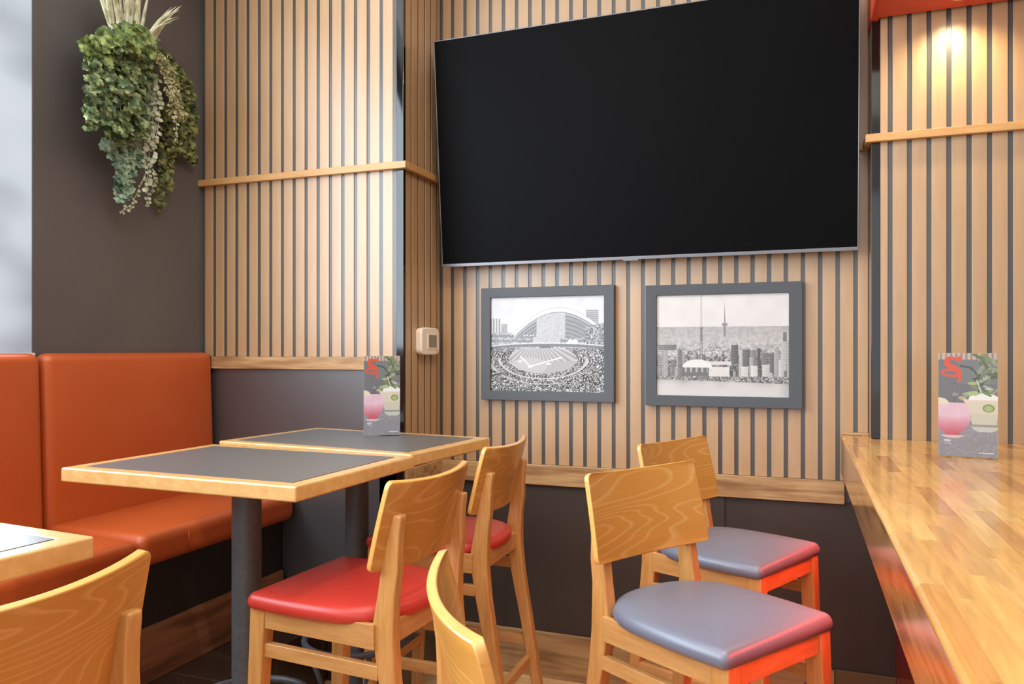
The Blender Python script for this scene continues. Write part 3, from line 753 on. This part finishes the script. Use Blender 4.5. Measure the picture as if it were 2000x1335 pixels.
# ------------------------------------------------------------------ menu cards
def menu(nx=130, ny=262):
    x, y = np.meshgrid(np.linspace(110, 690, nx), np.linspace(65, 1265, ny))
    n1 = vnoise(nx, ny, 40, 80, 21); n2 = vnoise(nx, ny, 9, 16, 22)
    I = np.zeros((ny, nx, 3)); I[:] = (.45, .45, .47)
    def put(mask, c, a=1.0):
        c = np.array(c) / 255.
        mk = (mask.astype(float) * a)[..., None]; I[:] = I * (1 - mk) + c * mk
    put(y > 640, (150, 148, 154)); put(y > 980, (146, 143, 150)); put((y > 640) & (n1 > .62), (166, 163, 168), .5)
    put(y < 142, (150, 140, 132)); put((y < 142) & (np.sin(x / 8.0) > -.2), (216, 180, 158))
    put((y >= 142) & (y < 420) & (x > 300), (128, 136, 136), .5)
    # foliage
    rl = random.Random(4)
    for _ in range(40):
        cx, cy = rl.uniform(480, 690), rl.uniform(80, 520); a = rl.uniform(0, PI); L_ = rl.uniform(30, 70); w_ = rl.uniform(12, 24)
        u = (x - cx) * math.cos(a) + (y - cy) * math.sin(a); v = -(x - cx) * math.sin(a) + (y - cy) * math.cos(a)
        put((u / L_) ** 2 + (v / w_) ** 2 < 1, rl.choice([(92, 106, 70), (128, 144, 96), (156, 170, 120), (70, 82, 62), (176, 190, 150)]), .85)
    put(segd(x, y, [(330, 215), (420, 230), (480, 290)]) < 13, (74, 86, 74), .9)
    put(((x - 450) / 50) ** 2 + ((y - 415) / 18) ** 2 < 1, (176, 190, 120)); put(((x - 420) / 70) ** 2 + ((y - 540) / 26) ** 2 < 1, (160, 178, 126)); put(((x - 350) / 40) ** 2 + ((y - 585) / 22) ** 2 < 1, (190, 180, 140))
    # pale cocktail
    t = np.clip((y - 600) / 300, 0, 1); lx = 350 + 100 * t ** .8; rx = 700 - 20 * t
    put((y > 600) & (y < 905) & (x > lx) & (x < rx), (226, 214, 190)); put((y > 760) & (y < 905) & (x > lx) & (x < rx), (206, 204, 182), .6)
    put((y > 600) & (y < 622) & (x > lx) & (x < rx), (240, 214, 196))
    put((y > 900) & (y < 970) & (x > 442) & (x < 690) & (((x - 570) / 132) ** 2 + ((y - 905) / 72) ** 2 < 1), (206, 206, 196)); put((y > 885) & (y < 915) & (x > 446), (134, 134, 128), .7)
    put((((x - 560) / 150) ** 2 + ((y - 600) / 74) ** 2 < 1) & (y < 604), (244, 244, 236)); put((x > 420) & (y > 566) & (y < 604), (246, 246, 240))
    put(((x - 455) / 58) ** 2 + ((y - 530) / 26) ** 2 < 1, (176, 200, 130)); put(segd(x, y, [(545, 510), (620, 552)]) < 14, (110, 150, 66))
    put(((x - 603) / 58) ** 2 + ((y - 697) / 46) ** 2 < 1, (126, 158, 70)); put(((x - 603) / 42) ** 2 + ((y - 700) / 33) ** 2 < 1, (176, 194, 120))
    put(segd(x, y, [(490, 375), (532, 520)]) < 6, (214, 216, 206)); put(segd(x, y, [(360, 640), (425, 800)]) < 12 * 1, (92, 90, 92), .8)
    # pink drink
    t = np.clip((y - 645) / 400, 0, 1); hw = 95 + 85 * np.sin(np.clip(t * 1.05 + .12, 0, 1) * PI) ** .8
    g = (y > 640) & (y < 1035) & (np.abs(x - 250) < hw * np.where(y > 930, np.clip(1 - ((y - 930) / 150) ** 2, .2, 1), 1))
    c1 = np.array((238, 196, 212)) / 255; c2 = np.array((214, 84, 104)) / 255; k = np.clip((t - .35) / .55, 0, 1)[..., None]
    I[:] = np.where(g[..., None], c1 * (1 - k) + c2 * k + (n2 - .5)[..., None] * .05, I)
    put((y > 1020) & (y < 1052) & (((x - 250) / 120) ** 2 + ((y - 1010) / 44) ** 2 < 1), (224, 196, 200))
    put((((x - 130) / 92) ** 2 + ((y - 672) / 86) ** 2 < 1) & (y < 660), (240, 226, 190))
    put((segd(x, y, [(275, 420), (272, 630)]) < 10), (84, 76, 84)); put((segd(x, y, [(275, 420), (272, 630)]) < 3), (150, 140, 150)); put(((x - 278) / 30) ** 2 + ((y - 545) / 22) ** 2 < 1, (200, 180, 172), .5)
    # red letter with its long tail
    S = [(335, 118), (330, 140), (285, 146), (235, 130), (195, 145), (185, 175), (215, 205), (270, 228), (305, 262), (310, 300), (275, 325), (215, 328), (160, 308), (150, 278), (185, 258), (240, 262), (290, 290), (312, 330), (314, 370), (300, 398)]
    R1 = (240, 78, 44)
    top = [(322, 122), (306, 140), (262, 128), (222, 130), (196, 150), (190, 182), (214, 208), (262, 228), (300, 254), (316, 290), (304, 318)]
    loop = [(304, 318), (262, 330), (205, 328), (158, 310), (146, 284), (172, 264), (215, 256), (262, 268)]
    put(segd(x, y, top[:4]) < 19, R1); put(segd(x, y, top[3:]) < 27, R1); put(segd(x, y, loop) < 14, R1)
    put(segd(x, y, [(316, 300), (326, 345), (322, 375)]) < 15, R1); put(segd(x, y, [(322, 375), (300, 398)]) < 9, R1); put(segd(x, y, [(318, 105), (330, 168)]) < 8, R1)
    # lines of small white print
    def words(x0, x1, yy, h, seed):
        q = np.random.default_rng(seed).random(80); k = ((x - x0) / 7).astype(int) % 80
        put((x > x0) & (x < x1) & (np.abs(y - yy) < h) & (q[k] > .12), (244, 244, 244))
    words(165, 240, 1080, 7, 1); words(178, 232, 1100, 3.5, 2); words(165, 244, 1118, 3.5, 3); words(510, 650, 1212, 5, 4); words(590, 630, 460, 4, 5); words(568, 656, 478, 5, 6)
    put((x < 113) | (x > 687) | (y < 69), (214, 210, 206), .7)
    I = I * .84; m_ = I.mean(-1, keepdims=True); I = m_ + (I - m_) * .88
    return np.clip(I, 0, 1)
MENU = menu()
m, nt, b = newmat('clear_acrylic', (1, 1, 1, 1), .03, .5); b.inputs['Transmission Weight'].default_value = 1; b.inputs['IOR'].default_value = 1.1
M['acrylic'] = m
def card(w, h, loc, label):
    a = math.atan2(-loc[0], loc[1])      # faces the room
    t = thing('menu_card', label, 'menu card', loc, a, 'upright drinks menus')
    boxo('printed_board', (-w / 2, w / 2, 0, .003, .003, h), M['whitepaint'], t, bevel=0)
    grid_picture('drinks_photo', w, h - .003, MENU.shape[1], MENU.shape[0], MENU, t, -.0006, .35, .3, (h + .003) / 2)
    boxo('acrylic_foot', (-w / 2, w / 2, -.001, .045, 0, .003), M['acrylic'], t, bevel=.0005)
    return t
card(.127, .284, (-1.385, 2.408, 1.063), 'upright drinks menu card with red letter standing on the high table by the wall')
card(.148, .302, (.458, 2.54, 1.0575), 'upright drinks menu card with red letter standing on the butcher block counter')

# ------------------------------------------------------------------ soffit and its recessed lamp
bm = bmesh.new(); box(bm, XR - .006, 1.75, YR - .55, YR - .026, 2.516, 2.70); box(bm, XR - .006, XR + .022, YR - .026, YB - .004, 2.516, 2.70)
struct('trim_8', bm, M['redsoffit'], bevel=.004)
dl = thing('recessed_downlight', 'round recessed downlight in the red soffit at the top right', 'ceiling light', (.50, 2.845, 2.516))
m, nt, b = newmat('lamp_lens', (1, .9, .7, 1)); b.inputs['Emission Color'].default_value = (1, .84, .6, 1); b.inputs['Emission Strength'].default_value = 12
bm = bmesh.new(); lathe(bm, [(.026, -.002), (.034, -.004), (.036, 0), (.030, .001)], 32, cap=False); finish('trim_ring', bm, M['ivory'], dl, smooth=True)
bm = bmesh.new(); lathe(bm, [(.0255, -.0015), (.0255, .0005)], 32); finish('lens', bm, m, dl)
spot('downlight_beam', (.50, 2.845, 2.505), (.50, 2.90, 0), 17, (1, .82, .52), 150, .9, .02)

# ------------------------------------------------------------------ hanging plant on the charcoal wall
def wall_pt(u, v, X):
    """where the line of sight of the survey photo meets the plane x = X"""
    c, s = math.cos(YAW), math.sin(YAW); t = (u - 1000) / F_PX
    Y = X * (c + t * s) / (t * c - s); d = -X * s + Y * c
    return Vector((X, Y, CH - (v - HOR) * d / F_PX))
PL = wall_pt(255, 90, -2.40)
plant = thing('hanging_plant', 'artificial trailing plant arrangement of ivy, pale coin leaves and grass on the charcoal wall', 'plant', tuple(PL))
def vcol_mat(name, cols, rough=.5, spec=.4):
    m, nt, b = newmat(name, cols[0], rough, spec)
    n = N(nt, 'ShaderNodeTexNoise'); n.inputs['Scale'].default_value = 34; n.inputs['Detail'].default_value = 2
    nt.links.new(coords(nt), n.inputs['Vector'])
    k = len(cols)
    nt.links.new(ramp(nt, n.outputs['Fac'], [(.36 + .28 * i / (k - 1), cols[i]) for i in range(k)]), b.inputs['Base Color'])
    return m
M['ivy'] = vcol_mat('variegated_ivy_leaf', [srgb(46, 62, 32), srgb(84, 102, 58), srgb(150, 162, 108)])
M['ivyblue'] = vcol_mat('blue_green_leaf', [srgb(70, 94, 74), srgb(116, 140, 114), srgb(160, 178, 146)])
M['darkleaf'] = vcol_mat('olive_leaf', [srgb(44, 54, 24), srgb(82, 90, 40), srgb(136, 138, 76)])
M['coin'] = vcol_mat('pale_coin_leaf', [srgb(150, 156, 126), srgb(178, 182, 152), srgb(200, 202, 174)])
M['grass'] = vcol_mat('dried_grass_blade', [srgb(176, 178, 136), srgb(216, 216, 178), srgb(236, 234, 206)])
M['crown'] = vcol_mat('lime_crown_leaf', [srgb(52, 70, 26), srgb(92, 112, 50), srgb(146, 158, 92)])
M['creeper'] = vcol_mat('pale_creeper_leaf', [srgb(124, 122, 78), srgb(168, 166, 116), srgb(206, 202, 158)])
M['stem'] = vcol_mat('brown_stem', [srgb(90, 80, 50), srgb(130, 116, 80)])
IVY = [(0, 0), (.20, -.12), (.42, -.06), (.50, .14), (.44, .28), (.56, .46), (.46, .66), (.26, .66), (.16, .88), (0, .96), (-.16, .88), (-.26, .66), (-.46, .66), (-.56, .46), (-.44, .28), (-.50, .14), (-.42, -.06), (-.20, -.12)]
COIN = [(.45 * math.sin(2 * PI * k / 10), .45 - .45 * math.cos(2 * PI * k / 10)) for k in range(10)]
OVAL = [(0, 0), (.22, .2), (.28, .5), (.15, .8), (0, 1), (-.15, .8), (-.28, .5), (-.22, .2)]
rp = random.Random(11)
def leaf(bm, p, size, shape, down=.6, sc=1):
    # blade hangs, its face looks out of the wall with scatter
    n = Vector((1, -.35 + rp.uniform(-.7, .7) * sc, .3 + rp.uniform(-.6, .5) * sc)).normalized()
    t = Vector((rp.uniform(-.2, .2), rp.uniform(-1, 1), -down + rp.uniform(-.6, .4)))
    t = (t - n * t.dot(n)).normalized(); s = t.cross(n)
    c = bm.verts.new(p + t * size * .45 + n * size * .12)
    vs = [bm.verts.new(p + s * a * size + t * b_ * size) for a, b_ in shape]
    for i in range(len(vs)): bm.faces.new((c, vs[i], vs[(i + 1) % len(vs)]))
def strand(pts, X0, X1, nseg=10):
    """polyline of photo positions brought on to planes between X0 (top) and X1 (bottom)"""
    out = []
    for i in range(len(pts) - 1):
        for k in range(nseg):
            f = (i + k / nseg) / (len(pts) - 1)
            u = pts[i][0] + (pts[i + 1][0] - pts[i][0]) * k / nseg; v = pts[i][1] + (pts[i + 1][1] - pts[i][1]) * k / nseg
            out.append(wall_pt(u, v, X0 + (X1 - X0) * f) - PL)
    out.append(wall_pt(*pts[-1], X1) - PL); return out
def vines(name, lst, shape, size, per, jit, mat, stemr=.0012, down=.6, sc=1):
    bm = bmesh.new(); st = bm if sc < 1 else bmesh.new()     # a sparse strand keeps its own thread in one piece with its leaves
    for pts, X0, X1 in lst:
        L_ = strand(pts, X0, X1)
        tube(st, L_, stemr, 5)
        for i in range(len(L_) - 1):
            for _ in range(per):
                p = L_[i].lerp(L_[i + 1], rp.random()) + Vector((rp.uniform(-jit, jit) * .6, rp.uniform(-jit, jit), rp.uniform(-jit, jit)))
                leaf(bm, p, size * rp.uniform(.6, 1.15), shape, down, sc)
    o = finish(name, bm, mat, plant)
    if sc >= 1: finish('stems', st, M['stem'], o, smooth=True)
    return o
I = []
for k in range(15):
    u0 = 196 + k * 6.9; du = -26 + k * 1.5
    I.append(([(u0, 72 + rp.uniform(-8, 8)), (u0 + du * .8, 120 + rp.uniform(-6, 6)), (u0 + du + rp.uniform(-8, 9), 175 + rp.uniform(0, 95))], -2.40, -2.37 + rp.uniform(0, .07)))
for k in range(7):
    u0 = 200 + k * 12; I.append(([(u0, 150), (u0 + 6, 215), (u0 + 14, 262)], -2.39, -2.37))
vines('ivy_foliage', I, IVY, .036, 2, .019, M['ivy'])
vines('crown_foliage', [([(188, 82), (215, 68), (250, 60), (285, 75)], -2.36, -2.33), ([(210, 84), (240, 76), (270, 88), (292, 96)], -2.33, -2.31), ([(262, 50), (285, 70), (290, 95)], -2.33, -2.31), ([(184, 112), (204, 98), (230, 92)], -2.36, -2.33), ([(168, 90), (182, 88)], -2.38, -2.37)], IVY, .044, 2, .014, M['crown'], down=.2)
I = [([(222 + 5 * k, 230 + 6 * k), (226 + 7 * k, 300), (236 + 3 * k, 352 + 6 * k * (k < 3)), (240 + k * 2, 384 - 7 * k)], -2.41, -2.42) for k in range(5)]
I.append(([(222, 262), (214, 275), (208, 283)], -2.41, -2.42)); I.append(([(262, 270), (270, 300), (268, 322)], -2.41, -2.41))
vines('blue_green_foliage', I, IVY, .034, 2, .010, M['ivyblue'])
I = [([(296 + 6 * k, 150 - 14 * k * 0), (290 + 8 * k, 230), (284 + 7 * k, 320 - 14 * k)], -2.38, -2.40) for k in range(3)]
I += [([(308, 165), (312, 225), (300, 300), (283, 365)], -2.36, -2.40), ([(285, 150), (282, 250), (284, 340), (258, 398), (236, 415)], -2.37, -2.42), ([(284, 345), (290, 385), (287, 400)], -2.40, -2.42)]
for q_ in I[:4]: vines('coin_leaf_strand', [q_], COIN, .023, 1, .008, M['coin'], sc=.35)
for q_ in I[4:] + [([(338, 170), (344, 230), (346, 280)], -2.36, -2.38), ([(300, 330), (304, 350), (296, 372)], -2.40, -2.42)]: vines('coin_leaf_strand', [q_], COIN, .014, 1, .007, M['coin'], sc=.35)
I = [([(300 + 5 * k, 96 + 3 * k), (322 + 4 * k, 140), (332 + 6 * k, 190 + 8 * k), (336 + 7 * k, 230 - 8 * (k % 3))], -2.35, -2.37) for k in range(5)]
vines('trailing_creeper', I, OVAL, .017, 3, .010, M['creeper'])
I = [([(318 + 7 * k, 95 + 9 * k), (340 + 6 * k, 150 + 4 * k), (345 + 7 * k, 220 + 6 * (k % 3)), (330 + 9 * k, 300 - 10 * (k % 2))], -2.41, -2.43) for k in range(6)]
I += [([(318, 200), (322, 280), (318, 340), (308, 402)], -2.44, -2.46), ([(330, 210), (332, 300), (326, 360)], -2.44, -2.46), ([(350, 280), (366, 300), (380, 310)], -2.43, -2.45)]
vines('olive_vine', I, IVY, .026, 3, .014, M['darkleaf'])
# grass blades
bm = bmesh.new()
def blade(a, b_, c_, w):
    A, B, Cc = (wall_pt(*a) - PL, wall_pt(*b_) - PL, wall_pt(*c_) - PL); prev = None
    sd_ = Vector((.3, 1, 0)).normalized()
    for k in range(9):
        t = k / 8; p = A * (1 - t) ** 2 + B * 2 * t * (1 - t) + Cc * t * t; ww = w * (1 - t ** 2.2) * (.6 + .4 * min(1, t * 4))
        cur = (bm.verts.new(p - sd_ * ww), bm.verts.new(p + Vector((.003, 0, 0))), bm.verts.new(p + sd_ * ww))
        if prev:
            for q in (0, 1): bm.faces.new((prev[q], prev[q + 1], cur[q + 1], cur[q]))
        prev = cur
for k in range(30):
    u = rp.uniform(222, 276); tip = 190 + (u - 222) * 2.0 + rp.uniform(-14, 14)
    blade((u, 78, -2.42 + rp.uniform(0, .05)), ((u + tip) / 2 - 3, 20, -2.39), (tip, rp.uniform(-70, -10), -2.37 + rp.uniform(-.03, .05)), rp.uniform(.006, .011))
for k in range(18):
    u = rp.uniform(278, 298)
    blade((u, 88, -2.39), (u + rp.uniform(8, 22), 45, -2.36), (rp.uniform(320, 356), rp.uniform(10, 46), -2.33 + rp.uniform(-.03, .03)), rp.uniform(.005, .010))
finish('grass_blades', bm, M['grass'], plant)
bm = bmesh.new(); q = wall_pt(262, 105, -2.44) - PL; bmesh.ops.create_icosphere(bm, subdivisions=3, radius=1, matrix=Matrix.Translation(q) @ Matrix.Diagonal((.05, .10, .09, 1)))
finish('moss_core', bm, M['darkleaf'], plant, smooth=True)
